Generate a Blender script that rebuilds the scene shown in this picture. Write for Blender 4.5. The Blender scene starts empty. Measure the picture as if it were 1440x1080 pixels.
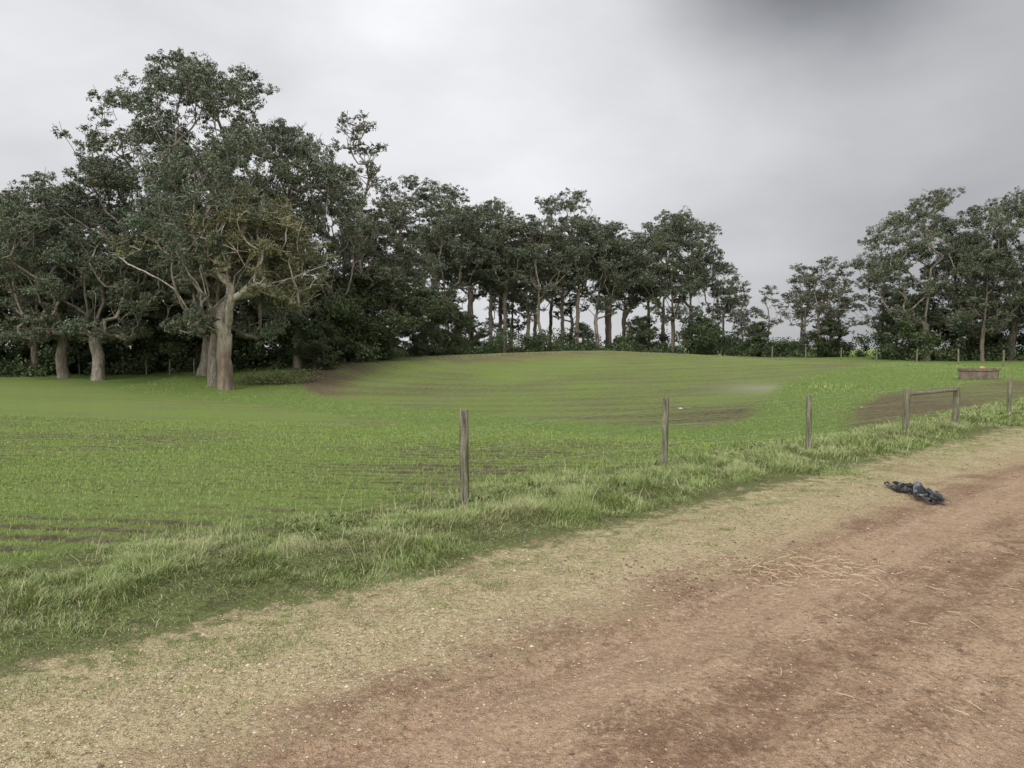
import bpy, math, numpy as np, bmesh
from mathutils import Vector
rng=np.random.default_rng(7)
scene=bpy.context.scene
D=np.array([.743,.669]); NN=np.array([-.669,.743])
# ---------------- numpy noise ----------------
def _h(ix,iy,s):
    n=(ix.astype(np.int64)*374761393+iy.astype(np.int64)*668265263+s*1442695041)&0x7fffffff
    n=((n^(n>>13))*1274126177)&0x7fffffff
    n=((n^(n>>16))*668265263)&0x7fffffff
    return (n^(n>>15))%100003/100003.0
def vn(x,y,s=0):
    x=np.asarray(x,float);y=np.asarray(y,float)
    ix=np.floor(x);iy=np.floor(y);fx=x-ix;fy=y-iy
    fx=fx*fx*(3-2*fx);fy=fy*fy*(3-2*fy)
    a=_h(ix,iy,s);b=_h(ix+1,iy,s);c=_h(ix,iy+1,s);d=_h(ix+1,iy+1,s)
    return (a*(1-fx)+b*fx)*(1-fy)+(c*(1-fx)+d*fx)*fy
def fbm(x,y,s=0,o=4):
    r=0;a=.5;t=0
    for i in range(o):
        r=r+a*vn(x*2**i+17.3*i,y*2**i-9.1*i,s+i);t+=a;a*=.5
    return r/t
def ss(e0,e1,x):
    t=np.clip((x-e0)/(e1-e0),0,1);return t*t*(3-2*t)
# ---------------- terrain ----------------
CP=np.array([(-6.2,9,-.1),(0,12,-.15),(5,15,-.25),(-8,15,-.35),(0,18,-.45),(-10,25,-.7),(-17,25,-.5),(2.4,23,-.8),
(5.9,18,-.65),(9.5,19.5,-.3),(-10,38,-.95),(-17,45,-.8),(-28,48,-.5),(-41,60,-.3),(-22,33,-.6),(5,42,-.2),(8.7,68,1.5),
(-14,58,.5),(30,65,.5),(15,35,-.1),(20,30,.1),(22,35,.25),(14,24,-.1),(41,60,.5),(30,45,.4),(10,88,.6),(-20,80,.4),
(40,90,.8),(-45,90,.4),(17,23,0),(60,60,.6),(-60,40,-.2),(0,52,.25),(12,55,.85),(10,8,0),(0,3,0),(-5,2,0),(25,25,0),
(40,40,.2),(-20,0,0),(-15,8,-.1),(0,-30,0),(60,20,.1),(100,100,.7),(-100,100,.3),(0,130,.8),(-100,-20,0),(100,-20,0)],float)
def _K(r2): return np.where(r2>1e-9,r2*np.log(r2+1e-12)*.5,0)
n=len(CP);A=np.zeros((n+3,n+3));d2=((CP[:,None,:2]-CP[None,:,:2])**2).sum(2)
A[:n,:n]=_K(d2)+np.eye(n)*2.0;A[:n,n]=1;A[:n,n+1:]=CP[:,:2];A[n,:n]=1;A[n+1:,:n]=CP[:,:2].T
W=np.linalg.solve(A,np.concatenate([CP[:,2],[0,0,0]]))
def UV(x,y): return x*D[0]+y*D[1], x*NN[0]+y*NN[1]
def H(x,y,micro=True):
    x=np.asarray(x,float);y=np.asarray(y,float)
    z=W[n]+W[n+1]*x+W[n+2]*y
    for i in range(n): z=z+W[i]*_K((x-CP[i,0])**2+(y-CP[i,1])**2)
    d=np.hypot(x,y-30)
    far=ss(70,120,d);z=np.clip(z,-1.5,2.5)
    z=z*(1-far)+.7*far
    u,v=UV(x,y)
    fl=ss(5.6,9.0,v); fl=np.maximum(fl,ss(60,110,np.hypot(x,y)))
    z=z*fl
    near=1-ss(30,60,np.hypot(x,y))
    if micro:
        z=z+near*(.05*np.exp(-((v-5.5)/.7)**2))
        rd=1-ss(4.2,4.7,v)
        z=z+rd*near*(-.022*np.exp(-((v-2.6)/.28)**2)-.04*np.exp(-((v-.8)/.3)**2)-.02*np.exp(-((v-3.5)/.2)**2))
        z=z+near*(fbm(x*1.3,y*1.3,3)-.5)*.05
        z=z+near*(fbm(x*6,y*6,9,3)-.5)*.034
        z=z+(1-near)*(fbm(x*.25,y*.25,5,3)-.5)*.15
    return z
def H1(x,y): return float(H(np.array([x]),np.array([y]))[0])
def sdpoly(x,y,P):
    P=np.array(P,float);best=np.full(x.shape,1e9);ins=np.zeros(x.shape,bool)
    for i in range(len(P)):
        a=P[i];b=P[(i+1)%len(P)];e=b-a
        t=np.clip(((x-a[0])*e[0]+(y-a[1])*e[1])/(e@e),0,1)
        best=np.minimum(best,np.hypot(x-a[0]-t*e[0],y-a[1]-t*e[1]))
        c=((a[1]>y)!=(b[1]>y))&(x<(b[0]-a[0])*(y-a[1])/((b[1]-a[1]) if b[1]!=a[1] else 1e-9)+a[0])
        ins^=c
    return np.where(ins,best,-best)
NEAR=[(-60,64),(-42,58),(-30,49),(-20,40.5),(-12.5,35.5),(-7,29),(-2,24),(2.6,20.5),(5.2,18.2),(6.6,17.0),(5.6,15.2),(3.0,12.4),(-1,8.6),(-6,4.1),(-30,-17.5),(-70,20)]
HILL=[(-11.5,42),(-14,48),(-18,60),(-12,80),(10,88),(28,80),(33,64),(24,50),(14,37.5),(10,29),(7.6,23.5),(5.5,21.8),(2.8,24.6),(-3.5,31.0),(-9,37.5)]
RIGHT=[(8.6,19),(10.8,24),(15,30),(20,32.5),(30,38),(33,37),(25,31.5),(17,24.8),(12,20.4),(9.6,18.4)]
def rowfun(x,y):
    r1=y+.20*x+.006*(x+6)**2
    t1=x-.2*y
    r2=np.sqrt(.75*(x-10)**2+(y-64)**2);t2=np.arctan2(y-64,x-10)*14
    hill=sdpoly(x,y,HILL)>-1.5
    return np.where(hill,r2,r1),np.where(hill,t2,t1)
def gdfun(x,y):
    g=.62+(fbm(x*.22,y*.22,21,4)-.5)*.6
    g=g+.22*ss(17,30,y)*(1-ss(44,62,y))*ss(4,-6,x)*(sdpoly(x,y,HILL)<0)
    g=g-.16*np.exp(-((x-0)/6)**2-((y-14)/4)**2)
    g=g-.28*np.exp(-((x+5)/2.5)**2-((y-6.3)/.9)**2)
    g=g-.38*np.exp(-((x-4.2)/2)**2-((y-16.6)/1.5)**2)
    g=g-.62*np.exp(-((x+12.3)/2.4)**2-((y-47)/9)**2)
    g=g-.32*np.exp(-((x-3)/10)**2-((y-62)/3.5)**2)
    g=g-.38*np.exp(-((x-6)/4.5)**2-((y-25.5)/3)**2)
    g=g-.26*ss(-.6,.6,sdpoly(x,y,RIGHT))
    g=g-.30*np.exp(-((x-26)/6)**2-((y-60)/5)**2)
    return np.clip(g,0,1)
# ---------------- mesh helper ----------------
def make(name,verts,faces,mats,mi=None,attrs={},smooth=False,link=True):
    me=bpy.data.meshes.new(name);verts=np.asarray(verts,np.float32);faces=np.asarray(faces,np.int32)
    F,k=faces.shape
    me.vertices.add(len(verts));me.vertices.foreach_set('co',verts.ravel())
    me.loops.add(F*k);me.loops.foreach_set('vertex_index',faces.ravel())
    me.polygons.add(F);me.polygons.foreach_set('loop_start',np.arange(F,dtype=np.int32)*k)
    if mi is not None: me.polygons.foreach_set('material_index',np.asarray(mi,np.int32))
    me.polygons.foreach_set('use_smooth',np.full(F,smooth))
    for m in mats: me.materials.append(m)
    me.update(calc_edges=True)
    for kx,a in attrs.items():
        a=np.asarray(a,np.float32)
        if a.ndim==1:
            at=me.attributes.new(kx,'FLOAT','POINT');at.data.foreach_set('value',a)
        else:
            at=me.attributes.new(kx,'FLOAT_COLOR','POINT');at.data.foreach_set('color',a.ravel())
    if not link: return me
    ob=bpy.data.objects.new(name,me);scene.collection.objects.link(ob);return ob
# ---------------- node helper ----------------
class G:
    def __init__(s,name):
        s.m=bpy.data.materials.new(name);s.m.use_nodes=True;s.t=s.m.node_tree;s.b=s.t.nodes['Principled BSDF']
    def n(s,ty,**k):
        x=s.t.nodes.new(ty)
        for a,b in k.items(): setattr(x,a,b)
        return x
    def put(s,sock,v):
        if isinstance(v,bpy.types.NodeSocket): s.t.links.new(v,sock)
        elif v is not None:
            if isinstance(v,tuple) and len(v)==3 and sock.type=='RGBA': v=v+(1,)
            sock.default_value=v
    def math(s,op,a,b=None,c=None,clamp=False):
        x=s.n('ShaderNodeMath',operation=op,use_clamp=clamp);s.put(x.inputs[0],a)
        if b is not None:s.put(x.inputs[1],b)
        if c is not None:s.put(x.inputs[2],c)
        return x.outputs[0]
    def mix(s,f,a,b,bt='MIX'):
        x=s.n('ShaderNodeMix',data_type='RGBA',blend_type=bt);s.put(x.inputs[0],f);s.put(x.inputs[6],a);s.put(x.inputs[7],b);return x.outputs[2]
    def attr(s,name,col=False):
        x=s.n('ShaderNodeAttribute',attribute_name=name);return x.outputs['Color' if col else 'Fac']
    def pos(s): return s.n('ShaderNodeTexCoord').outputs['Object']
    def noise(s,v,sc,det=4,rough=.6,dist=0):
        x=s.n('ShaderNodeTexNoise');s.put(x.inputs['Vector'],v);s.put(x.inputs['Scale'],sc);s.put(x.inputs['Detail'],det);s.put(x.inputs['Roughness'],rough);s.put(x.inputs['Distortion'],dist);return x.outputs[0]
    def vor(s,v,sc):
        x=s.n('ShaderNodeTexVoronoi');s.put(x.inputs['Vector'],v);s.put(x.inputs['Scale'],sc);return x.outputs['Distance'],x.outputs['Color']
    def rng(s,v,a,b,c=0.,d=1.,sm=True):
        x=s.n('ShaderNodeMapRange',interpolation_type='SMOOTHSTEP' if sm else 'LINEAR');s.put(x.inputs[0],v);s.put(x.inputs[1],a);s.put(x.inputs[2],b);s.put(x.inputs[3],c);s.put(x.inputs[4],d);return x.outputs[0]
    def xyz(s,a,b,c=0.):
        x=s.n('ShaderNodeCombineXYZ');s.put(x.inputs[0],a);s.put(x.inputs[1],b);s.put(x.inputs[2],c);return x.outputs[0]
    def bump(s,h,st,dist):
        x=s.n('ShaderNodeBump');s.put(x.inputs['Strength'],st);s.put(x.inputs['Distance'],dist);s.put(x.inputs['Height'],h);s.t.links.new(x.outputs[0],s.b.inputs['Normal'])
    def fin(s,col,rough=.9,spec=.2):
        s.put(s.b.inputs['Base Color'],col);s.put(s.b.inputs['Roughness'],rough);s.put(s.b.inputs['Specular IOR Level'],spec);return s.m
# ---------------- ground material ----------------
def ground_mat():
    g=G('ground');P=g.pos()
    v=g.attr('v');u=g.attr('u');sdN=g.attr('sdf');gd=g.attr('gd');row=g.attr('row');rt=g.attr('rt');pale=g.attr('pale');red=g.attr('redd')
    n1=g.noise(P,1.2,4,.65);n2=g.noise(P,6,4,.7);n3=g.noise(P,30,3,.7);n4=g.noise(P,110,2,.7);nb=g.noise(P,.35,2,.5)
    streak=g.noise(g.xyz(g.math('MULTIPLY',u,.5),g.math('MULTIPLY',v,4.)),1.0,4,.65)
    vd,vc=g.vor(P,70);vs=g.n('ShaderNodeSeparateColor');g.put(vs.inputs[0],vc)
    stone=g.math('MULTIPLY',g.rng(vd,.45,.3),g.rng(vs.outputs[0],.55,.75))
    vd2,vc2=g.vor(P,32);vs2=g.n('ShaderNodeSeparateColor');g.put(vs2.inputs[0],vc2)
    stone2=g.math('MULTIPLY',g.rng(vd2,.36,.26),g.rng(vs2.outputs[0],.80,.86))
    dirt=g.mix(g.rng(n1,.35,.65),(.31,.198,.122),(.47,.32,.20))
    dirt=g.mix(g.rng(streak,.45,.66,0,.6),dirt,(.56,.40,.26))
    dirt=g.mix(g.rng(streak,.46,.30,0,.6),dirt,(.245,.15,.09))
    dirt=g.mix(g.rng(n2,.51,.66,0,.7),dirt,(.22,.138,.085))
    dirt=g.mix(g.rng(n3,.52,.66,0,.7),dirt,(.62,.47,.33))
    dirt=g.mix(g.rng(n3,.45,.33,0,.7),dirt,(.16,.10,.063))
    dirt=g.mix(g.rng(n4,.40,.27,0,.6),dirt,(.10,.065,.045))
    dirt=g.mix(g.math('MULTIPLY',stone,.35),dirt,(.62,.51,.38))
    dirt=g.mix(g.math('MULTIPLY',stone2,.4),dirt,(.56,.46,.35))
    vw=g.math('MULTIPLY_ADD',g.math('SUBTRACT',n1,.5),.5,v)
    def track(c,w): return g.rng(g.math('ABSOLUTE',g.math('SUBTRACT',vw,c)),w,w*.4)
    tr=g.math('MAXIMUM',track(2.45,.32),track(.75,.34))
    dirt=g.mix(g.math('MULTIPLY',tr,.35),dirt,(.54,.385,.255))
    tr2=g.math('MAXIMUM',track(1.75,.28),g.math('MAXIMUM',track(3.0,.2),track(.1,.22)))
    dirt=g.mix(g.math('MULTIPLY',tr2,g.rng(n2,.40,.62,.15,.6)),dirt,(.215,.13,.078))
    gr=g.mix(g.rng(n3,.38,.62),(.35,.28,.145),(.565,.475,.27))
    gr=g.mix(g.rng(n4,.5,.64,0,.7),gr,(.70,.605,.385))
    gr=g.mix(g.rng(n4,.42,.3,0,.8),gr,(.15,.115,.07))
    gr=g.mix(g.rng(n3,.42,.30,0,.7),gr,(.16,.12,.068))
    gr=g.mix(g.math('MULTIPLY',stone,.7),gr,(.70,.62,.44))
    gr=g.mix(g.math('MULTIPLY',stone2,.7),gr,(.68,.61,.45))
    gr=g.mix(g.rng(n1,.48,.68,0,.6),gr,(.34,.24,.145))
    gr=g.mix(g.math('MULTIPLY',g.rng(n2,.50,.60),g.rng(v,3.5,4.3,0,.7)),gr,(.22,.22,.085))
    ve=g.math('ADD',v,g.math('MULTIPLY',g.math('SUBTRACT',n1,.5),1.8))
    ve=g.math('ADD',ve,g.math('MULTIPLY',g.math('SUBTRACT',n2,.5),1.1))
    col=g.mix(g.rng(ve,2.8,3.6),dirt,gr)
    vg=g.mix(g.rng(n2,.35,.6),(.085,.09,.035),(.15,.185,.055))
    vg=g.mix(g.rng(n3,.5,.65,0,.8),vg,(.22,.235,.10))
    vg=g.mix(g.rng(n3,.48,.36,0,.8),vg,(.085,.07,.04))
    vg=g.mix(g.rng(n4,.45,.3,0,.5),vg,(.05,.055,.025))
    ve2=g.math('ADD',v,g.math('MULTIPLY',g.math('SUBTRACT',n2,.5),1.3))
    ve2=g.math('ADD',ve2,g.math('MULTIPLY',g.math('SUBTRACT',n3,.5),.9))
    col=g.mix(g.rng(ve2,4.35,4.7),col,vg)
    soil=g.mix(g.rng(n2,.35,.7),(.085,.065,.045),(.18,.138,.095))
    soil=g.mix(g.math('MULTIPLY',red,.75),soil,(.21,.14,.085))
    soil=g.mix(pale,soil,(.38,.36,.29))
    green=g.mix(g.rng(n3,.3,.7),(.14,.20,.044),(.25,.34,.078))
    green=g.mix(g.rng(nb,.35,.65),green,(.205,.255,.08))
    rs=g.noise(g.xyz(row,g.math('MULTIPLY',rt,.04)),2.6,3,.7)
    wob=g.math('MULTIPLY_ADD',n1,.12,row)
    rw=g.math('SINE',g.math('MULTIPLY',wob,2*math.pi/.40))
    rw2=g.math('SINE',g.math('MULTIPLY',g.math('ADD',row,g.math('MULTIPLY',n1,.3)),2*math.pi/2.4))
    cov=g.math('MULTIPLY_ADD',rw,.22,gd)
    cov=g.math('MULTIPLY_ADD',rw2,.07,cov)
    cov=g.math('ADD',cov,g.math('MULTIPLY',g.math('SUBTRACT',rs,.5),.75))
    cov=g.math('ADD',cov,g.math('MULTIPLY',g.math('SUBTRACT',n3,.5),1.1))
    cov=g.math('ADD',cov,g.math('MULTIPLY',g.math('SUBTRACT',n2,.5),.8))
    cov=g.math('SUBTRACT',cov,g.math('MULTIPLY',pale,.3))
    fld=g.mix(g.rng(cov,.12,.80),soil,green)
    sd=g.math('ADD',sdN,g.math('MULTIPLY',g.math('SUBTRACT',n2,.5),1.6))
    sd=g.math('ADD',sd,g.math('MULTIPLY',g.math('SUBTRACT',n1,.5),1.4))
    lawn=g.mix(g.rng(n2,.35,.65),(.12,.178,.042),(.20,.28,.07))
    lawn=g.mix(g.rng(n1,.5,.7,0,.5),lawn,(.17,.19,.075))
    col=g.mix(g.rng(v,6.6,7.3),col,lawn)
    col=g.mix(g.rng(sd,-.35,.6),col,fld)
    hgt=g.math('ADD',g.math('MULTIPLY',n3,.6),g.math('ADD',g.math('MULTIPLY',n2,.8),g.math('MULTIPLY',n4,.25)))
    hgt=g.math('MULTIPLY_ADD',stone,.2,hgt)
    g.bump(hgt,1.,.09)
    return g.fin(col,.93,.15)
def axis(lo,f0,f1,hi,st,gr):
    c=list(np.arange(f0,f1+1e-6,st));s=st;x=f1
    while x<hi: s*=gr;x+=s;c.append(x)
    s=st;x=f0;L=[]
    while x>lo: s*=gr;x-=s;L.append(x)
    return np.array(L[::-1]+c)
xs=axis(-900,-7,13,900,.08,1.022);ys=axis(-120,2,17,1400,.08,1.022)
X,Yg=np.meshgrid(xs,ys);X=X.ravel();Yg=Yg.ravel();Z=H(X,Yg)
nx,ny=len(xs),len(ys);ii=(np.arange(ny-1)[:,None]*nx+np.arange(nx-1)[None]).ravel()
F=np.stack([ii,ii+1,ii+nx+1,ii+nx],1)
U_,V_=UV(X,Yg);sd=np.maximum(np.maximum(sdpoly(X,Yg,NEAR),sdpoly(X,Yg,HILL)),sdpoly(X,Yg,RIGHT))
ROW,RT=rowfun(X,Yg)
pale=np.clip(.8*np.exp(-((X-12.3)/2.3)**2-((Yg-35)/3.5)**2)+.45*np.exp(-((X-21)/3)**2-((Yg-38)/2.)**2)+.3*np.exp(-((X+9)/4)**2-((Yg-64)/3)**2),0,1)
redd=np.clip(.9*np.exp(-((X-3)/10)**2-((Yg-61)/5)**2)+.8*np.exp(-((X-26)/6)**2-((Yg-60)/5)**2)+.5*np.exp(-((X+12)/3)**2-((Yg-46)/8)**2)+.35*(sdpoly(X,Yg,RIGHT)>0),0,1)
ground=make('ground',np.stack([X,Yg,Z],1),F,[ground_mat()],attrs=dict(v=V_,u=U_,sdf=np.clip(sd,-5,5),gd=gdfun(X,Yg),row=ROW,rt=RT,pale=pale,redd=redd),smooth=True)
# ---------------- materials for plants ----------------
def leafmat(name,dark,light,alt):
    g=G(name);t=g.attr('tint',True);s=g.n('ShaderNodeSeparateColor');g.put(s.inputs[0],t)
    c=g.mix(s.outputs[0],dark,light);c=g.mix(s.outputs[1],c,alt)
    return g.fin(c,.5,.35)
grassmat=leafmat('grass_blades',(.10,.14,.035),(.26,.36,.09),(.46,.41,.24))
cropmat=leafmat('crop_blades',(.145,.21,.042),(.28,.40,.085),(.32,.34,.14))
euc=leafmat('eucalyptus_leaves',(.034,.052,.030),(.135,.18,.11),(.165,.18,.095))
eucO=leafmat('eucalyptus_leaves_olive',(.042,.057,.023),(.16,.18,.075),(.20,.185,.075))
wat=leafmat('dark_green_leaves',(.022,.038,.016),(.08,.125,.042),(.10,.12,.045))
def barkmat(name,a,b,c):
    g=G(name);P=g.pos();m=g.n('ShaderNodeMapping');g.put(m.inputs[0],P);m.inputs['Scale'].default_value=(3,3,.5)
    n1=g.noise(m.outputs[0],1.,5,.65);n2=g.noise(m.outputs[0],5,4,.7)
    c_=g.mix(g.rng(n1,.38,.62),a,b);c_=g.mix(g.rng(n2,.45,.65,0,.8),c_,c)
    g.bump(n2,1,.08);return g.fin(c_,.85,.2)
barkP=barkmat('pale_bark',(.34,.30,.25),(.19,.155,.12),(.11,.085,.06))
def barkhero():
    g=G('smooth_pale_bark');P=g.pos();m=g.n('ShaderNodeMapping');g.put(m.inputs[0],P);m.inputs['Scale'].default_value=(3,3,.5)
    s=g.n('ShaderNodeSeparateXYZ');g.put(s.inputs[0],P)
    n1=g.noise(m.outputs[0],1.2,5,.65);n2=g.noise(m.outputs[0],5,4,.7)
    up=g.mix(g.rng(n1,.38,.62),(.52,.47,.40),(.32,.27,.21));lo=g.mix(g.rng(n1,.38,.62),(.27,.21,.155),(.14,.105,.075))
    c=g.mix(g.rng(g.math('MULTIPLY_ADD',n1,3.,s.outputs[2]),3.2,4.8),lo,up);c=g.mix(g.rng(n2,.48,.66,0,.7),c,(.15,.11,.08))
    g.bump(n2,1,.08);return g.fin(c,.85,.2)
barkH=barkhero()
barkD=barkmat('brown_bark',(.19,.155,.115),(.10,.08,.06),(.29,.245,.195))
# ---------------- tree builder ----------------
def tree(name,seed,trunk,limbs,clumps,base_r,mats,leaf=.2,nleaf=260,bare=.07,tip=.014,flat=.7,alt=.25,gam=1.25):
    R=np.random.default_rng(seed)
    P=[];par=[]
    def path(pts,start):
        pts=[np.array(p,float) for p in pts];prev=start
        if start is None: P.append(pts[0]);par.append(-1);prev=0
        for a,b in zip(pts[:-1],pts[1:]):
            L=np.linalg.norm(b-a);k=max(1,int(L/.5))
            for i in range(1,k+1):
                q=a+(b-a)*i/k+R.normal(0,.03,3)*min(1,L);P.append(q);par.append(prev);prev=len(P)-1
        return prev
    path(trunk,None)
    for l in limbs:
        A_=np.array(P);s=int(np.argmin(((A_-np.array(l[0]))**2).sum(1)));path([P[s]]+list(l[1:]),s)
    C=np.array([c[:3] for c in clumps]);Rr=np.array([c[3] for c in clumps])
    o=np.argsort(np.hypot(C[:,0],C[:,1])*.7+C[:,2]*.5);C=C[o];Rr=Rr[o]
    zmin=trunk[-1][2]*.35
    if limbs: zmin=trunk[-1][2]*1.35
    for c in C:
        A_=np.array(P);d=np.linalg.norm(A_-c,axis=1);pen=np.maximum(0,A_[:,2]-(c[2]-.5-.45*d))*(1.8 if not limbs else .7)+np.maximum(0,zmin-A_[:,2])*6
        s=int(np.argmin(d+pen));p0=A_[s];L=d[s];ctrl=p0*.5+c*.5+np.array([0,0,-.10*L])+R.normal(0,.07*L,3)
        k=max(2,int(L/.5));prev=s
        for i in range(1,k+1):
            t=i/k;q=(1-t)**2*p0+2*t*(1-t)*ctrl+t*t*c+R.normal(0,.04,3);P.append(q);par.append(prev);prev=len(P)-1
        for _ in range(3):
            dv=R.normal(0,1,3);dv[2]=abs(dv[2])*.6;dv/=np.linalg.norm(dv);P.append(c+dv*.8);par.append(prev)
    P=np.array(P);par=np.array(par);N_=len(P);acc=np.zeros(N_);pw=2.1
    ch=np.bincount(par[1:],minlength=N_)
    for i in range(N_-1,-1,-1):
        if ch[i]==0: acc[i]=tip**pw
        if par[i]>=0: acc[par[i]]+=acc[i]
    r=acc**(1/pw);r=tip+np.clip((r-tip)/(r[0]-tip),0,1)**gam*(base_r-tip)
    r=r*(1+.4*np.exp(-np.maximum(P[:,2],0)/.4)*(np.hypot(P[:,0]-trunk[0][0],P[:,1]-trunk[0][1])<1.2))
    e=np.arange(1,N_);a=P[par[e]];b=P[e];ra=r[par[e]];rb=r[e];ra=np.minimum(ra,rb*1.5+.01)
    dv=b-a;L=np.linalg.norm(dv,axis=1)[:,None]+1e-9;dv=dv/L;b=b+dv*rb[:,None]*.35
    up=np.where(np.abs(dv[:,2:3])>.9,np.array([[1.,0,0]]),np.array([[0,0,1.]]))
    s1=np.cross(dv,up);s1/=np.linalg.norm(s1,axis=1)[:,None];s2=np.cross(dv,s1)
    K=7;th=np.arange(K)*2*math.pi/K
    ring=s1[:,None]*np.cos(th)[None,:,None]+s2[:,None]*np.sin(th)[None,:,None]
    va=a[:,None]+ring*ra[:,None,None];vb=b[:,None]+ring*rb[:,None,None]
    TV=np.stack([va,vb],1).reshape(-1,3);E=len(e);bs=np.arange(E)[:,None]*2*K;j=np.arange(K)[None];j2=(j+1)%K
    TF=np.stack([bs+j,bs+j2,bs+K+j2,bs+K+j],2).reshape(-1,4)
    keep=R.random(len(C))>bare;C=C[keep];Rr=Rr[keep];m=len(C)
    ns=9
    sdv=R.normal(0,1,(m,ns,3));sdv/=np.linalg.norm(sdv,axis=2)[...,None];sdv[...,2]=sdv[...,2]*.9+.15
    sc=C[:,None]+sdv*np.array([1,1,flat])*Rr[:,None,None]*R.uniform(.5,1.1,(m,ns,1))
    k=nleaf//ns
    od=R.normal(0,1,(m,ns,k,3));od/=np.linalg.norm(od,axis=3)[...,None];lp=od*R.random((m,ns,k,1))**.4
    sr=Rr[:,None]*R.uniform(.22,.5,(m,ns))
    lp=sc[:,:,None]+lp*np.array([1,1,.75])*sr[:,:,None,None]
    tb=np.clip(R.normal(.45,.17,(m,1,1))+R.normal(0,.12,(m,ns,1))+R.normal(0,.13,(m,ns,k)),0,1).ravel()
    ta=np.clip(R.normal(alt,.2,(m,1,1))+R.normal(0,.12,(m,ns,k)),0,1).ravel()
    lp=lp.reshape(-1,3);M=len(lp)
    nrm=od.reshape(-1,3)+R.normal(0,.5,(M,3))+np.array([0,0,.3]);nrm/=np.linalg.norm(nrm,axis=1)[:,None]
    q=R.normal(0,1,(M,3));q[:,2]-=.5;ax=q-nrm*(q*nrm).sum(1)[:,None];ax/=np.linalg.norm(ax,axis=1)[:,None];bx=np.cross(nrm,ax)
    l=(leaf*R.uniform(.6,1.3,M))[:,None];w=l*R.uniform(.35,.6,(M,1))
    LV=np.stack([lp-ax*l*.5,lp-bx*w*.5,lp+ax*l*.5,lp+bx*w*.5],1).reshape(-1,3)
    LF=np.arange(M*4).reshape(-1,4)+len(TV)
    col=np.ones((len(TV)+len(LV),4),np.float32)
    col[len(TV):,0]=np.repeat(tb,4);col[len(TV):,1]=np.repeat(ta,4)
    mi=np.concatenate([np.zeros(len(TF)),np.ones(M)])
    me=make(name,np.concatenate([TV,LV]),np.concatenate([TF,LF]),mats,mi,dict(tint=col),smooth=False,link=False)
    sm=np.zeros(len(mi),bool);sm[:len(TF)]=True;me.polygons.foreach_set('use_smooth',sm)
    return me
def lobes(seed,Ht,cb,Wd,nl,lr=(1.6,2.6),per=11,cr=(.5,.92),top=.35,sep=.6):
    R=np.random.default_rng(seed);out=[];cen=[];tries=0
    while len(cen)<nl and tries<6000:
        tries+=1
        t=R.random();z=Ht*(cb+(1-cb)*t)
        prof=math.sqrt(max(0,1-((t-top)/(1-top))**2)) if t>top else .55+.45*t/top
        rr=Wd*prof*R.uniform(.15,1)**.6;an=R.uniform(0,2*math.pi)
        c=np.array([rr*math.cos(an),rr*math.sin(an),z]);rad=R.uniform(*lr)
        if all(np.linalg.norm((c-o)/np.array([1,1,.85]))>(rad+ro)*sep for o,ro in cen):cen.append((c,rad))
    cen.append((np.array([R.normal(0,.5),R.normal(0,.5),Ht-lr[0]]),lr[0]))
    for c,rad in cen:
        for _ in range(int(per*(rad/np.mean(lr))**2)):
            d=R.normal(0,1,3);d/=np.linalg.norm(d);d[2]=d[2]*.8+.3
            p=c+d*np.array([1,1,.68])*rad*R.uniform(.5,1.08)
            out.append((p[0],p[1],min(p[2],Ht-.3+R.normal(0,.3)),R.uniform(*cr)))
    return out
def mk(name,seed,Ht,cb,Wd,nl,base,mats,bend=.3,th=.78,**k):
    R=np.random.default_rng(seed+99);lk={a:k.pop(a) for a in list(k) if a in('lr','per','cr','top','sep')}
    tr=[(0,0,-.3)];x=y=0
    for i in range(1,7):
        x+=R.normal(0,bend*.35);y+=R.normal(0,bend*.35);tr.append((x,y,Ht*th*i/6))
    return tree(name,seed,tr,[],lobes(seed,Ht,cb,Wd,nl,**lk),base,mats,**k)
T={}
T['t1']=mk('eucalyptus_a',1,20,.42,4.2,17,.27,[barkP,euc],leaf=.22,nleaf=180)
T['t2']=mk('eucalyptus_b',2,20,.46,3.2,13,.23,[barkD,euc],leaf=.22,nleaf=180,lr=(1.3,2.2))
T['t3']=mk('eucalyptus_c',3,20,.36,3.8,16,.25,[barkP,euc],leaf=.22,nleaf=180,bend=.6)
T['t8']=mk('eucalyptus_d',8,20,.26,5.0,24,.30,[barkD,euc],leaf=.22,nleaf=190)
T['big']=mk('eucalyptus_big',4,22,.22,7.6,48,.50,[barkP,euc],leaf=.18,nleaf=225,lr=(1.5,2.5),top=.45,bend=.8,th=.55,gam=1.3)
T['big2']=mk('eucalyptus_big2',5,18,.2,6.2,35,.42,[barkP,euc],leaf=.18,nleaf=225,lr=(1.4,2.3),top=.4,bend=.8,th=.55,gam=1.3)
T['sp']=mk('eucalyptus_sparse',6,19,.35,3.4,12,.22,[barkP,euc],leaf=.18,nleaf=170,lr=(1.0,1.7),cr=(.4,.75),bare=.28,bend=.9,per=9,tip=.025)
T['wat']=mk('wattle',7,9,.04,3.4,22,.18,[barkD,wat],leaf=.19,nleaf=250,lr=(1.2,1.9),top=.3,bare=0,bend=.3,sep=.52)
hc=[]
Rh=np.random.default_rng(31)
while len(hc)<250:
    d=Rh.normal(0,1,3);d/=np.linalg.norm(d);r_=Rh.uniform(.55,1.0)
    p=np.array([1.0,.3,7.9])+d*np.array([4.8,4.2,4.0])*r_
    p[2]+=1.1*(fbm(np.array([p[0]*.45]),np.array([p[1]*.45]),5,2)[0]-.5)
    if p[2]<4.7: continue
    if p[1]<.6 and p[2]<7.0 and -2.6<p[0]<2.6: continue
    if p[2]<6.2 and -2.6<p[0]<2.6: continue
    if p[1]<0 and p[2]<8. and Rh.random()<.35: continue
    hc.append((p[0],p[1],p[2],Rh.uniform(.45,.88)))
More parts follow.
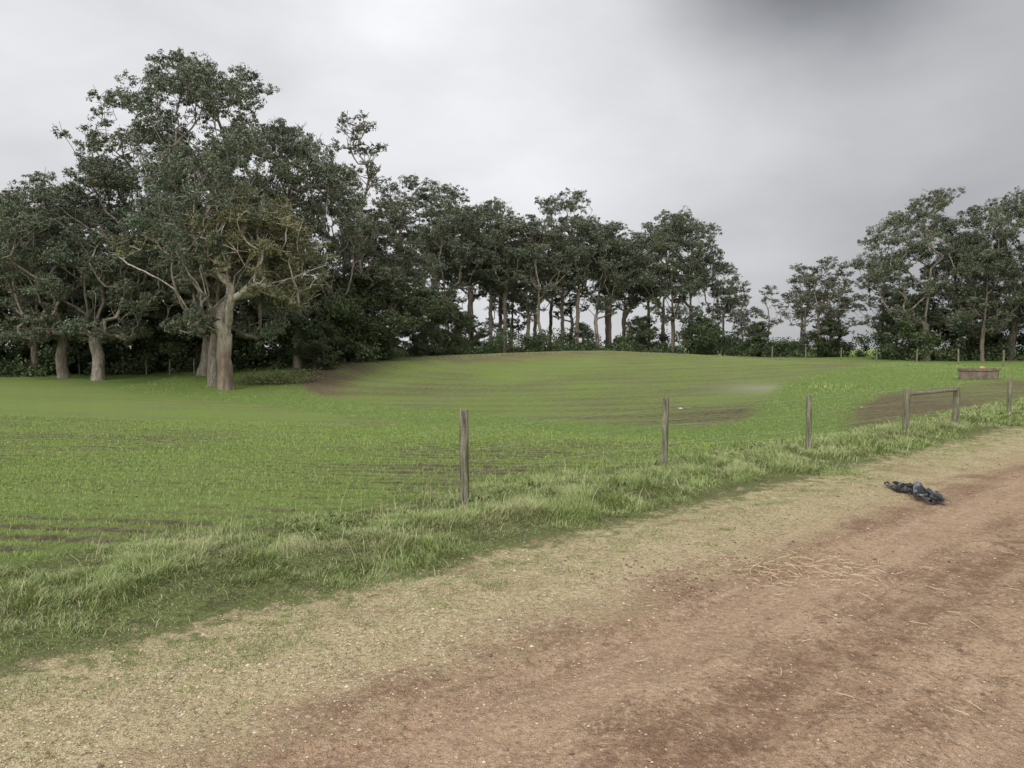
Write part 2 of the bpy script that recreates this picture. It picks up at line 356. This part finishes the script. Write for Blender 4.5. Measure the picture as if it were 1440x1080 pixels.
for p in [(4.6,-.6,5.9),(5.4,-.3,6.3),(5.0,.5,5.5),(-5.2,.3,8.6),(-6.2,.3,8.2),(-6.8,.6,9.0),(-4.6,.9,9.2),(6.2,0,8.0),(5.6,.4,8.8),(4.2,-1.2,5.2),(3.4,-1.6,5.6)]:
    hc.append(p+(.7,))
T['hero']=tree('eucalyptus_hero',11,[(0,0,-.3),(-.02,0,.8),(-.1,0,2.0),(-.05,0,3.3)],
 [[(-.05,0,3.3),(-.25,-.4,4.2),(-.75,-.9,5.6),(-.95,-1.2,7.2),(-.6,-1.1,8.6),(-.7,-.6,10)],
  [(-.05,0,3.1),(-.9,-.55,3.9),(-1.7,-1.2,4.8),(-2.3,-1.6,6.0),(-3.8,-1.4,6.9),(-5.6,-.5,7.6),(-6.6,.3,8.2)],
  [(-.05,0,3.3),(.45,-.6,4.3),(.9,-1.3,5.4),(2.1,-1.8,6.1),(3.6,-1.5,6.4),(5.0,-.8,7.0),(6.1,0,7.6)],
  [(.45,-.6,4.3),(.75,-.8,5.8),(1.6,-1.0,7.2),(2.0,-.5,8.8),(2.8,.1,10)],
  [(.9,-1.3,5.4),(1.3,-1.8,6.8),(2.6,-2.,8.0),(3.2,-1.6,9.2)],
  [(-.25,-.4,4.2),(.1,.8,5.8),(-.5,1.6,7.5),(0,1.8,9)],
  [(-.75,-.9,5.6),(-1.4,-1.5,6.8),(-2.2,-1.5,8.2),(-2.6,-.5,9.6)]],hc,.44,[barkH,eucO],leaf=.15,nleaf=210,tip=.016,alt=.3,bare=.05,gam=1.15)
HT=dict(t1=20,t2=20,t3=20,t8=20,big=22,big2=18,sp=19,wat=9,hero=12.6)
def put(k,x,y,top,ws=1.,rot=None,name='eucalyptus_tree'):
    z=H1(x,y)-.05;s=(top-z)/HT[k];wsx=s*ws
    ob=bpy.data.objects.new(name,T[k]);scene.collection.objects.link(ob);ob.location=(x,y,z)
    ob.scale=(wsx,wsx,s);ob.rotation_euler=(0,0,rng.uniform(0,6.28) if rot is None else rot);return ob
h=put('hero',-17.4,45,11.9,rot=0);h.scale=(1,1,1)
put('big',-22,53,21.6,1.0,rot=.4)
c=put('big2',-18.9,46.8,15.5,.85,rot=2.2);c.rotation_euler=(math.radians(3),math.radians(-8),2.2)
put('big2',-16.2,56,18.4,.75,rot=4.);put('big',-26.5,58,18.5,.9,rot=2.9)
put('big2',-28,50,13.8,1.15,rot=1.);put('big2',-31.5,52,13.2,1.1,rot=3.3)
put('t8',-36,56,13.,1.3);put('big',-43,62,13.6,1.2);put('t8',-50,66,14.5,1.3);put('big2',-39,66,14,1.)
put('big2',-22,62,16,.95,rot=5.4)
put('sp',-12.4,60,19.8,.9,rot=.7);put('t1',-16.2,65,17.,.9);put('t3',-11.2,68,14.2,1.1)
put('sp',-11.0,66,16.2,1.);put('t8',-14,72,14.5,1)
for px_,py_,tp,w in [(-10.7,62,8.6,1.2),(-13.6,60,7.6,1.1),(-8.3,68,7.,1.2),(-6.5,74,6.2,1.1),(-16.5,60,7.2,1.1),(-14.3,55,3.4,1.3),(-24.5,58,7,1.2),(-34,60,8,1.3),(-29,62,9,1.3),(-39,60,8,1.3),(-20,60,6,1.2)]:
    put('wat',px_,py_,tp,w,name='wattle_tree')
row=[('t1',-9.3,88,21.3,1.1),('t3',-7,82,17.2,1.1),('t2',-4.8,86,17.8,1.2),('t1',-2.6,87,18.9,.95),('t2',-.8,84,16.,1.2),('t3',1.7,86,16.8,1.1),
('sp',3.4,84,16.,1.),('t1',5.9,88,20.,.85),('t2',7.6,85,16.4,1.2),('t3',9.7,86,16.2,1.1),('t2',11.6,88,16.2,1.2),('t1',13.5,90,15.6,1.1),
('t8',18.6,86,17.6,.9),('t1',21.3,88,17.0,.9),('t2',16.5,90,15.,1.1),('t3',23.6,88,13.6,.8),('t2',25.6,90,11.6,1.),
('t1',-5.5,96,19,1.),('t2',-1.5,98,17.5,1.3),('t1',3.,97,16.5,1.1),('t3',8,98,17.,1.1),('t2',12.5,99,16.5,1.2),('t1',20,98,18,1.),
('t3',-9.5,98,18,1.2),('t2',5.5,103,16.5,1.3),('t1',15.5,103,15.5,1.1),('t8',0,104,16.5,1.1),
('sp',28.6,92,9.8,1.1),('sp',31.2,90,9.2,1.1),('t3',30.5,100,9.,1.),('sp',33.4,86,11.2,1.2),('sp',35.3,84,11.8,1.2),('t2',36,92,10.6,1.3),('sp',38,86,11.4,1.3),('t2',38.6,90,10.2,1.3),
('t8',39,78,11.6,1.1),('big2',39.2,70,16.4,.95),('t8',43.5,73,15.3,1.1),('big2',46,68,15.6,.9),('big',50.5,70,17,.9),('t8',42,66,11.,1.1),('t8',55,72,16,1.1),('big2',48.5,64,11,1.),
('wat',-5,84,5.4,1.),('wat',8,86,4.6,1.),('wat',15,87,5.4,1.1),('wat',22,86,5.2,1.2),('wat',29,88,4.8,1.),('wat',36,84,5,1.2),('wat',40,74,7,1.2),('wat',45,72,7,1.3),('wat',51,70,7,1.2)]
for k,x,y,tp,w in row: put(k,x,y,tp,w,name='wattle_tree' if k=='wat' else 'eucalyptus_tree')
def mass(name,spec,mat,seed,leaf=.38,nl=150):
    R=np.random.default_rng(seed);allc=[];rr=[]
    for (x0,y0,x1,y1,dp,hmax,m) in spec:
        t=R.random(m);x=x0+(x1-x0)*t+R.normal(0,.8,m);y=y0+(y1-y0)*t+R.uniform(-dp,dp,m)
        hm=hmax*np.clip(2.4*(fbm(x*.28,y*.1+3,seed,3)-.25),.12,1.5);z=hm*R.random(m)**.9
        g=H(x,y);allc.append(np.stack([x,y,g+z],1));rr.append(R.uniform(.6,1.5,m)*min(1,.5+hmax/10))
    C=np.concatenate(allc);r=np.concatenate(rr);m=len(C)
    od=R.normal(0,1,(m,nl,3));od/=np.linalg.norm(od,axis=2)[...,None];lp=od*R.random((m,nl,1))**.5
    lp=C[:,None]+lp*r[:,None,None]*np.array([1,1,.8])
    tb=np.clip(R.normal(.3,.18,(m,1))+R.normal(0,.15,(m,nl)),0,1).ravel();ta=np.clip(R.normal(.25,.2,(m,1))+0*tb.reshape(m,nl),0,1).ravel()
    lp=lp.reshape(-1,3);M=len(lp);ax=R.normal(0,1,(M,3));ax/=np.linalg.norm(ax,axis=1)[:,None];bx=np.cross(ax,R.normal(0,1,(M,3)));bx/=np.linalg.norm(bx,axis=1)[:,None]
    l=(leaf*R.uniform(.5,1.2,M))[:,None]
    V=np.stack([lp-ax*l*.5,lp-bx*l*.25,lp+ax*l*.5,lp+bx*l*.25],1).reshape(-1,3)
    col=np.ones((M*4,4),np.float32);col[:,0]=np.repeat(tb,4);col[:,1]=np.repeat(ta,4)
    return make(name,V,np.arange(M*4).reshape(-1,4),[mat],attrs=dict(tint=col))
mass('distant_forest',[(-90,74,-12,74,5,11,800),(-75,66,-38,60,3,7,250),(55,74,110,80,6,13,400),(-12,118,45,118,4,4.6,240)],wat,41,nl=120)
mass('understory_shrubs',[(-14,82,25,86,5,3.2,280),(24,88,40,86,4,2.6,110),(36,72,62,66,4,4.5,240),(-46,58,-12,58,4,4.0,280)],wat,42,leaf=.27)
mass('fallen_branch_scrub',[(-16.3,47.5,-13.5,48.5,.8,1.1,16)],eucO,43,leaf=.16,nl=160)
# ---------------- grass ----------------
def blades(name,x,y,h,w,lean,tb,ta,mat,seed,zoff=None,yaw=None):
    R=np.random.default_rng(seed);M=len(x);z=H(x,y)-.012 if zoff is None else zoff
    yw=R.uniform(0,2*math.pi,M) if yaw is None else yaw
    dx=np.stack([np.cos(yw),np.sin(yw),0*yw],1);sx=np.stack([-np.sin(yw),np.cos(yw),0*yw],1)
    tw=R.uniform(-1,1,M)[:,None];sx=sx*np.cos(tw)+dx*np.sin(tw)
    p=np.stack([x,y,z],1);V=[]
    for t,wf in ((0,1),(.5,.85),(1,0)):
        c=p+dx*(lean*h*t**1.7)[:,None];c[:,2]+=h*t*np.sqrt(np.clip(1-(lean*t*.75)**2,.05,1))
        if wf: V+= [c-sx*(w*wf*.5)[:,None],c+sx*(w*wf*.5)[:,None]]
        else: V.append(c)
    V=np.stack(V,1).reshape(-1,3);b=np.arange(M)[:,None]*5
    F=np.stack([b+0,b+1,b+3,b+0,b+3,b+2,b+2,b+3,b+4],2).reshape(-1,3)
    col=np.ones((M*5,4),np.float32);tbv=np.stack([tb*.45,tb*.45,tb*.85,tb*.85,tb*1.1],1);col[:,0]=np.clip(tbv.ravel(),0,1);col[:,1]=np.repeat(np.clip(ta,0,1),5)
    return make(name,V,F,[mat],attrs=dict(tint=col))
def infr(x,y,mg=1.0): return (y>1.8)&(np.abs(x)<.80*y+mg)
xs_=[];ys_=[];ws_=[]
for u0,u1,dn,wd in [(-3,6,9000,.0048),(6,11,5400,.006),(11,18,3000,.009),(18,30,1400,.015),(30,60,450,.03)]:
    m=int((u1-u0)*3.2*dn);u=rng.uniform(u0,u1,m);v=rng.uniform(3.9,7.1,m)
    x=u*D[0]+v*NN[0];y=u*D[1]+v*NN[1]
    xs_.append(x);ys_.append(y);ws_.append(np.full(m,wd))
x=np.concatenate(xs_);y=np.concatenate(ys_);w=np.concatenate(ws_);u,v=UV(x,y)
edge=4.35+(fbm(x*1.1,y*1.1,51,4)-.5)*1.8
cl=fbm(x*2.6,y*2.6,52,3);cl2=fbm(x*.7,y*.7,53,2);cl3=fbm(x*7,y*7,54,2)
fade=ss(0,.8,v-edge)
out=ss(7.2,6.4,v+ (fbm(x*2,y*2,57,2)-.5)*1.1)
k=infr(x,y)&(v>edge)&(rng.random(len(x))<(.35+.65*fade)*out*(.45+1.1*cl)*(.4+1.2*cl3))
x,y,w,v,cl,cl2,fade,cl3=[a[k] for a in (x,y,w,v,cl,cl2,fade,cl3)]
M=len(x);hh=(.025+.07*fade*ss(.3,.7,cl)+.07*fade*ss(.42,.72,cl2)+.05*fade*ss(.45,.75,cl3))*rng.uniform(.4,1.4,M)*(.5+.5*np.exp(-((v-5.4)/.8)**2))
tall=rng.random(M)<.006;hh=np.where(tall,hh*1.9+.05,hh)
dry=fbm(x*1.5,y*1.5,58,3)
ta=np.where(rng.random(M)<.12,rng.uniform(.5,1,M),np.clip(rng.normal(.05,.1,M)+.35*ss(.52,.74,dry),0,1));ta=np.where(tall,.75,ta)
yaw=fbm(x*1.8,y*1.8,59,2)*14+rng.normal(0,1.2,M)
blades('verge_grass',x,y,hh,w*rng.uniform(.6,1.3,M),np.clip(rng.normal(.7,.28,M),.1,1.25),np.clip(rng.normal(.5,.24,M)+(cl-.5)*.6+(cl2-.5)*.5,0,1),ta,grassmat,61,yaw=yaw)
tx=[];ty=[]
for i in range(420):
    u=rng.uniform(-1,22)**1.0;v=4.4-abs(rng.normal(0,.38));cx=u*D[0]+v*NN[0];cy=u*D[1]+v*NN[1];m=int(rng.uniform(15,110));r=rng.uniform(.02,.09)
    tx.append(cx+rng.normal(0,r,m)*1.5);ty.append(cy+rng.normal(0,r,m))
for cx,cy,r,m in [(-1.62,4.05,.13,900),(-1.35,4.2,.1,500),(-.15,5.3,.06,200),(.5,5.55,.07,200),(-.05,5.75,.07,300),(2.9,8.0,.12,300)]:
    tx.append(cx+rng.normal(0,r,m)*1.6);ty.append(cy+rng.normal(0,r,m)*.8)
x=np.concatenate(tx);y=np.concatenate(ty);M=len(x)
blades('grass_tufts',x,y,rng.uniform(.012,.05,M),np.full(M,.004),rng.uniform(.3,1,M),rng.uniform(.2,.8,M),np.clip(rng.normal(.15,.2,M),0,1),grassmat,62)
xs_=[];ys_=[];ws_=[];hs_=[]
for y0,y1,dn,wd,hb in [(3.5,9,2600,.005,.045),(9,14,1500,.007,.05),(14,24,700,.011,.05)]:
    xa=-.8*y1-1;xb=min(8,.3*y1);m=int((xb-xa)*(y1-y0)*dn);xs_.append(rng.uniform(xa,xb,m));ys_.append(rng.uniform(y0,y1,m));ws_.append(np.full(m,wd));hs_.append(np.full(m,hb))
x=np.concatenate(xs_);y=np.concatenate(ys_);w=np.concatenate(ws_);hb=np.concatenate(hs_)
r_,t_=rowfun(x,y);ph=.5+.5*np.sin((r_+.06)*2*math.pi/.40)
s_=sdpoly(x,y,NEAR);g_=gdfun(x,y)
st=fbm(r_*3.2,t_*.25,77,3);cn=fbm(x*9,y*9,78,2)
k=infr(x,y)&(s_>-.1)&(rng.random(len(x))<(ph**2*.92+.08)*np.clip(g_*1.6+(st-.5)*1.4,.08,1.2)*(.3+1.4*cn))
x,y,w,hb=x[k],y[k],w[k],hb[k];M=len(x)
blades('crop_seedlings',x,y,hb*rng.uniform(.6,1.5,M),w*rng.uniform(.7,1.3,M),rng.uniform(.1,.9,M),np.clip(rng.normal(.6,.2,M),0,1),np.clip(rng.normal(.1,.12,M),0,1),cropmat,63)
m=200000;x=rng.uniform(-24,34,m);y=16+48*rng.random(m)**1.3;u,v=UV(x,y)
sdx=np.maximum(np.maximum(sdpoly(x,y,NEAR),sdpoly(x,y,HILL)),sdpoly(x,y,RIGHT))
k=infr(x,y)&(sdx<.15+(fbm(x*1.2,y*1.2,75,3)-.5)*1.6)&(v>6.6)&(rng.random(m)<.35+.9*fbm(x*.6,y*.6,71,3));x,y=x[k],y[k];M=len(x)
mound=.14*np.exp(-((x-14.8)/1.2)**2-((y-34)/2)**2)
hh=(.02+.06*fbm(x*.8,y*.8,72,3)+mound)*rng.uniform(.5,1.4,M)
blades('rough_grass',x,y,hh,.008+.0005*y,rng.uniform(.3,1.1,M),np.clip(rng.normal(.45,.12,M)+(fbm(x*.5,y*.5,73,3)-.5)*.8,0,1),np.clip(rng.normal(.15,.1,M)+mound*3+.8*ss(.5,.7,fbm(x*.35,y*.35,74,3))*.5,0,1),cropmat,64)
m=3200;u=rng.uniform(3,16,m);v=rng.normal(6.5,.3,m)
k=fbm(u*.9,v*1.5,81,3)>.5;u,v=u[k],v[k];x=u*D[0]+v*NN[0];y=u*D[1]+v*NN[1];M=len(x)
blades('broadleaf_weeds',x,y,rng.uniform(.04,.11,M),rng.uniform(.02,.035,M),rng.uniform(.5,1.1,M),rng.uniform(.1,.5,M),rng.uniform(0,.1,M),grassmat,65)
m=300;u=rng.uniform(2,14,m);v=rng.normal(6.4,.35,m);x=u*D[0]+v*NN[0];y=u*D[1]+v*NN[1]
blades('dry_grass_stems',x,y,rng.uniform(.12,.4,m),np.full(m,.004),rng.uniform(.05,.45,m),np.full(m,.7),rng.uniform(.6,1,m),grassmat,66)
# ---------------- gravel pebbles ----------------
gp=G('pebbles');PB=gp.fin(gp.attr('tint',True),.85,.2)
octv=np.array([(1,0,0),(0,1,0),(-1,0,0),(0,-1,0),(0,0,1),(0,0,-1)],float);octf=np.array([(0,1,4),(1,2,4),(2,3,4),(3,0,4),(1,0,5),(2,1,5),(3,2,5),(0,3,5)])
def pebbles(name,x,y,s,seed,c0,c1,mat=PB):
    R=np.random.default_rng(seed);M=len(x);an=R.uniform(0,6.28,M)
    v=octv[None]*R.uniform(.6,1.3,(M,6,1))*s[:,None,None]*np.array([1,.8,.55]);ca=np.cos(an)[:,None];sa=np.sin(an)[:,None]
    V=np.stack([v[...,0]*ca-v[...,1]*sa,v[...,0]*sa+v[...,1]*ca,v[...,2]],2)+np.stack([x,y,H(x,y)+s*.15],1)[:,None]
    F=(octf[None]+np.arange(M)[:,None,None]*6).reshape(-1,3);t=R.random((M,1));c=np.array(c0)*(1-t)+np.array(c1)*t
    col=np.ones((M*6,4));col[:,:3]=np.repeat(c,6,0);return make(name,V.reshape(-1,3),F,[mat],attrs=dict(tint=col))
m=46000;u=rng.uniform(-1.5,9,m)*rng.random(m)**.3;v=np.where(rng.random(m)<.6,rng.normal(3.8,.5,m),rng.uniform(-3,4.4,m));k=v<4.7;u,v=u[k],v[k]
x=u*D[0]+v*NN[0];y=u*D[1]+v*NN[1];k=infr(x,y);x,y=x[k],y[k];s=.0024+.007*rng.random(len(x))**3;big=rng.random(len(x))<.03;s=np.where(big,s*1.8,s)
pebbles('gravel',x,y,s,90,(.25,.175,.115),(.60,.51,.37))
m=3800;u=rng.uniform(-1,14,m);v=rng.uniform(-3,3.8,m);x=u*D[0]+v*NN[0];y=u*D[1]+v*NN[1];cl=fbm(x*.9,y*.9,95,2)>.48;x,y=x[cl],y[cl]
x=np.concatenate([x,rng.normal(1.15,.3,160)]);y=np.concatenate([y,rng.normal(5.55,.22,160)])
pebbles('dirt_clods',x,y,.005+.018*rng.random(len(x))**3,91,(.12,.075,.05),(.32,.215,.14))
m=3500;x=rng.uniform(-9,6,m);y=rng.uniform(5,18,m);k=sdpoly(x,y,NEAR)>0;x,y=x[k],y[k]
pebbles('soil_clods',x,y,.01+.02*rng.random(len(x))**2,92,(.07,.052,.038),(.15,.115,.08))
x=np.array([6.5,8.0,8.1]);y=np.array([28.5,16.0,16.4]);pebbles('field_stone',x,y,np.array([.11,.07,.06]),93,(.5,.48,.42),(.6,.57,.5))
m=330;x=rng.normal(2.25,.38,m);y=rng.normal(5.62,.22,m)
x=np.concatenate([x,rng.uniform(.5,5,90)]);y=np.concatenate([y,rng.uniform(3.2,7,90)]);m=len(x)
L=rng.uniform(.03,.14,m);L[-90:]=rng.uniform(.03,.1,90)
yw=rng.uniform(0,6.28,m);a=np.stack([x,y,H(x,y)+.008+rng.random(m)*.014],1);dd=np.stack([np.cos(yw),np.sin(yw),rng.normal(0,.06,m)],1);sx=np.stack([-np.sin(yw),np.cos(yw),0*yw],1)
b=a+dd*L[:,None]*.5+sx*(L*rng.normal(0,.08,m))[:,None];c=a+dd*L[:,None];o=sx*.0017
up=np.array([0,0,.0018])
V=np.stack([a-o,a+o+up,b-o,b+o+up,c-o,c+o+up],1).reshape(-1,3);bb=np.arange(m)[:,None]*6;F=np.stack([bb,bb+1,bb+3,bb+2,bb+2,bb+3,bb+5,bb+4],2).reshape(-1,4)
gs=G('straw');nz=gs.noise(gs.pos(),20,2);make('scattered_straw',V,F,[gs.fin(gs.mix(nz,(.36,.26,.15),(.66,.54,.36)),.8)])
# ---------------- fence ----------------
def woodmat():
    g=G('weathered_timber');P=g.pos();m=g.n('ShaderNodeMapping');g.put(m.inputs[0],P);m.inputs['Scale'].default_value=(18,18,1.6)
    n1=g.noise(m.outputs[0],1.5,5,.7);n2=g.noise(P,6,4,.6)
    c=g.mix(g.rng(n1,.38,.62),(.075,.065,.045),(.27,.25,.19));c=g.mix(g.rng(n2,.48,.62,0,.7),c,(.14,.155,.065))
    g.bump(n1,.8,.01);return g.fin(c,.9,.15)
WM=woodmat()
def cyl(name,p0,p1,r0,r1,mat,parent,K=14,seg=6,wob=.04,seed=0,cap=True):
    R=np.random.default_rng(seed);p0=np.array(p0,float);p1=np.array(p1,float);dv=p1-p0;L=np.linalg.norm(dv);dv/=L
    up=np.array([1.,0,0]) if abs(dv[2])>.9 else np.array([0,0,1.]);s1=np.cross(dv,up);s1/=np.linalg.norm(s1);s2=np.cross(dv,s1)
    th=np.arange(K)*2*math.pi/K;prof=1+R.normal(0,wob,K);rings=[];ts=list(np.linspace(0,1,seg))
    rad=[r0+(r1-r0)*t for t in ts]
    if cap: ts+= [1+.25*r1/L,1+.3*r1/L];rad+=[r1*.8,r1*.02]
    for t,r in zip(ts,rad):
        c=p0+dv*L*t+s1*R.normal(0,wob*r1*.4);pr=prof*(1+R.normal(0,wob*.25,K));rings.append(c+(s1[None]*np.cos(th)[:,None]+s2[None]*np.sin(th)[:,None])*(r*pr)[:,None])
    V=np.concatenate(rings)-p0;F=[(i*K+j,i*K+(j+1)%K,(i+1)*K+(j+1)%K,(i+1)*K+j) for i in range(len(rings)-1) for j in range(K)]
    ob=make(name,V,F,[mat],smooth=True);ob.location=p0;ob.parent=parent;return ob
wg=G('galvanised_wire');wg.b.inputs['Metallic'].default_value=.5;WIRE=wg.fin(wg.mix(wg.noise(wg.pos(),30),(.25,.24,.23),(.5,.49,.46)),.5)
fe=bpy.data.objects.new('wire_fence',None);scene.collection.objects.link(fe)
posts=[(-.52,8.0,1.7-87/1040*8.0,.052),(2.2,10.65,1.7-70/1040*10.65,.05),(4.79,11.9,1.7-66/1040*11.9,.045),(7.75,14.5,1.7-57/1040*14.5,.06),(9.7,16.1,1.7-54/1040*16.1,.07),(12.4,18.4,1.7-42/1040*18.4,.055)]
for i,(x,y,t,r) in enumerate(posts):
    cyl('post_%d'%(i+1),(x,y,H1(x,y)-.15),(x+(.0 if i!=1 else .02),y,t),r,r*.95,WM,fe,seed=i)
cyl('brace_rail',(7.75,14.5,.80),(9.7,16.1,.80),.038,.035,WM,fe,seed=20)
for w,hz in enumerate((.32,.58,.82)):
    for i in range(5):
        a=posts[i];b=posts[i+1]
        cyl('wire_%d_%d'%(w,i),(a[0]-.03,a[1]+.05,H1(a[0],a[1])+hz),(b[0]-.03,b[1]+.05,H1(b[0],b[1])+hz),.002,.002,WIRE,fe,K=4,seg=2,wob=0,cap=False)
fe2=bpy.data.objects.new('wire_fence',None);scene.collection.objects.link(fe2)
pts=[(26,74),(29,73),(31.8,71.5),(34,69),(35,64),(35,58),(35.2,53),(34,49),(33,45),(31.5,41),(29,37.5)]
for i,(x,y) in enumerate(pts):
    z=H1(x,y);cyl('post_%d'%(i+1),(x,y,z-.1),(x+rng.normal(0,.03),y,z+1.15),.07,.065,WM,fe2,K=8,seed=50+i)
fe3=bpy.data.objects.new('wire_fence',None);scene.collection.objects.link(fe3)
for i in range(12):
    x=-44+i*2.1;y=61-i*.75;z=H1(x,y);cyl('post_%d'%(i+1),(x,y,z-.1),(x,y,z+1.1),.06,.055,WM,fe3,K=8,seed=70+i)
# ---------------- concrete trough ----------------
cg=G('mossy_concrete');cn=cg.noise(cg.pos(),3,5,.7);cn2=cg.noise(cg.pos(),14,4,.7)
CM=cg.fin(cg.mix(cg.rng(cn2,.5,.7,0,.6),cg.mix(cg.rng(cn,.35,.65),(.12,.09,.066),(.25,.20,.15)),(.10,.09,.05)),.9)
def trough(x,y):
    z=H1(x,y);bm=bmesh.new()
    K=20;a,b,hh,t=.85,.5,.52,.09
    def ring(sx,sy,zz):
        return [bm.verts.new((sx*math.copysign(abs(math.cos(q))**.45,math.cos(q)),sy*math.copysign(abs(math.sin(q))**.45,math.sin(q)),zz+rng.normal(0,.006))) for q in [2*math.pi*i/K+.05 for i in range(K)]]
    R_=[ring(a,b,-.15),ring(a*.99,b*.99,hh-.12),ring(a*1.05,b*1.07,hh-.1),ring(a*1.05,b*1.07,hh),ring(a-t,b-t,hh),ring(a-t,b-t,.22)]
    for p,q in zip(R_[:-1],R_[1:]):
        for i in range(K): bm.faces.new((p[i],p[(i+1)%K],q[(i+1)%K],q[i]))
    bm.faces.new(R_[-1]);me=bpy.data.meshes.new('concrete_trough');bm.to_mesh(me);me.materials.append(CM)
    o=bpy.data.objects.new('concrete_trough',me);scene.collection.objects.link(o);o.location=(x,y,z);o.rotation_euler=(0,0,.25)
    og=G('rusty_float');om=og.fin(og.mix(og.noise(og.pos(),8),(.45,.2,.1),(.6,.35,.22)),.6)
    bpy.ops.mesh.primitive_uv_sphere_add(segments=14,ring_count=8,radius=.1,location=(.3,.1,hh+.02));f=bpy.context.object;f.name='float_valve';f.scale=(1.5,1,.7);f.data.materials.append(om);f.parent=o
trough(22.1,35)
# ---------------- crumpled tarp ----------------
nu,nv=50,30;uu,vv=np.meshgrid(np.linspace(-1,1,nu),np.linspace(-1,1,nv));uu=uu.ravel();vv=vv.ravel()
wd=.75+.5*fbm(uu*2+5,vv*0+1,7,3)-.35*np.abs(uu)
xx=uu*.55+(fbm(uu*3,vv*3,8)-.5)*.14;yy=vv*wd*.18+(fbm(uu*3,vv*3,12)-.5)*.12
rg=1-np.abs(2*fbm(uu*2.6+3,vv*2.2,15,4)-1);zz=.010+.12*rg**3*(1-.55*np.abs(uu))*(1-.5*vv**2)+.03*fbm(uu*9,vv*9,16,2)
an=math.radians(-94);X_=xx*math.cos(an)-yy*math.sin(an);Y_=xx*math.sin(an)+yy*math.cos(an)
tx0,ty0=4.68,8.5
Zb=H(X_+tx0,Y_+ty0)
ii=(np.arange(nv-1)[:,None]*nu+np.arange(nu-1)[None]).ravel();Ft=np.stack([ii,ii+1,ii+nu+1,ii+nu],1)
fc=fbm(uu*3,vv*3,19,3);keep=(fc[ii]>.34)
tg=G('black_plastic_sheet');tn=tg.noise(tg.pos(),9,4,.6);tg.bump(tn,.6,.03);TM=tg.fin(tg.mix(tg.rng(tn,.50,.64),(.018,.018,.021),(.17,.175,.19)),.45,.4)  # grey-blue glints on the black plastic are painted into its colour by noise
make('crumpled_tarp',np.stack([X_+tx0,Y_+ty0,Zb+zz],1),Ft[keep],[TM],smooth=False)
# ---------------- puddle ----------------
th=np.linspace(0,2*math.pi,48,endpoint=False);rr=1+.35*(vn(np.cos(th)*2+4,np.sin(th)*2+4,33)-.5)
pu=np.cos(th)*1.5*rr;pv=np.sin(th)*.28*rr;x=10.4+pu*D[0]+pv*NN[0];y=14.0+pu*D[1]+pv*NN[1]
pz=float(np.percentile(H(x,y),60))+.008
pm=G('muddy_water');pmn=pm.noise(pm.pos(),3);PM=pm.fin(pm.mix(pmn,(.25,.2,.15),(.35,.29,.22)),.06,.9)
me=bpy.data.meshes.new('puddle');me.from_pydata([(a,b,pz) for a,b in zip(x,y)],[],[list(range(48))]);me.materials.append(PM);scene.collection.objects.link(bpy.data.objects.new('puddle',me))
# ---------------- sky / light ----------------
wd=bpy.data.worlds.new('World');scene.world=wd;wd.use_nodes=True;nt=wd.node_tree
class GW(G):
    def __init__(s): s.t=nt
g=GW();bg=nt.nodes['Background']
sky=g.n('ShaderNodeTexSky');sky.sky_type='NISHITA';sky.sun_disc=False
el=math.radians(48);rot=math.radians(215)
sky.sun_elevation=el;sky.sun_rotation=rot
tc=g.n('ShaderNodeTexCoord').outputs['Generated'];sp=g.n('ShaderNodeSeparateXYZ');g.put(sp.inputs[0],tc);dx,dy,dz=sp.outputs
mp=g.n('ShaderNodeMapping');g.put(mp.inputs[0],tc);mp.inputs['Scale'].default_value=(1,1,2.2)
c1=g.noise(mp.outputs[0],1.6,5,.5,.3);c2=g.noise(mp.outputs[0],4.5,4,.5,.2)
B=g.rng(dz,.0,.45,7.0,8.2)
B=g.math('MULTIPLY',B,g.rng(dx,-.05,.6,1.,.60))
B=g.math('MULTIPLY',B,g.rng(c1,.3,.7,.82,1.16,False))
B=g.math('MULTIPLY',B,g.rng(c2,.3,.7,.93,1.07,False))
vd=g.n('ShaderNodeVectorMath',operation='DISTANCE');g.put(vd.inputs[0],tc);vd.inputs[1].default_value=(.335,.82,.465)
B=g.math('MULTIPLY',B,g.rng(g.math('ADD',vd.outputs['Value'],g.math('MULTIPLY',g.math('SUBTRACT',c1,.5),.10)),.02,.26,.25,1.))  # dark smudge of a lens obstruction, painted into the sky as a soft cloud
zen=g.rng(dz,.55,.85);beh=g.rng(dy,.25,-.3)
B=g.math('ADD',B,g.math('MULTIPLY',g.math('MAXIMUM',zen,beh),8.5))
cc=g.mix(g.rng(B,2.5,6.5,0,1),(.95,.975,1.03),(.98,.985,1.015))
cv=g.n('ShaderNodeVectorMath',operation='SCALE');g.put(cv.inputs[0],cc);g.put(cv.inputs['Scale'],B)
fc=g.mix(.96,sky.outputs[0],cv.outputs[0])
g.put(bg.inputs[0],fc);bg.inputs[1].default_value=.1
sl=bpy.data.lights.new('sun','SUN');sl.energy=1.5;sl.angle=math.radians(18);sl.color=(1,.95,.87)
so=bpy.data.objects.new('sun',sl);scene.collection.objects.link(so)
sdir=Vector((math.sin(rot)*math.cos(el),math.cos(rot)*math.cos(el),math.sin(el)))
so.rotation_euler=(sdir).to_track_quat('Z','Y').to_euler()
cam=bpy.data.cameras.new('camera');co=bpy.data.objects.new('camera',cam);scene.collection.objects.link(co)
cam.sensor_width=36;cam.lens=26;cam.clip_start=.05;cam.clip_end=5000
co.location=(0,0,1.7);co.rotation_euler=(math.radians(90-2.75),0,0);scene.camera=co
scene.view_settings.view_transform='Standard';scene.view_settings.look='None';scene.view_settings.exposure=0
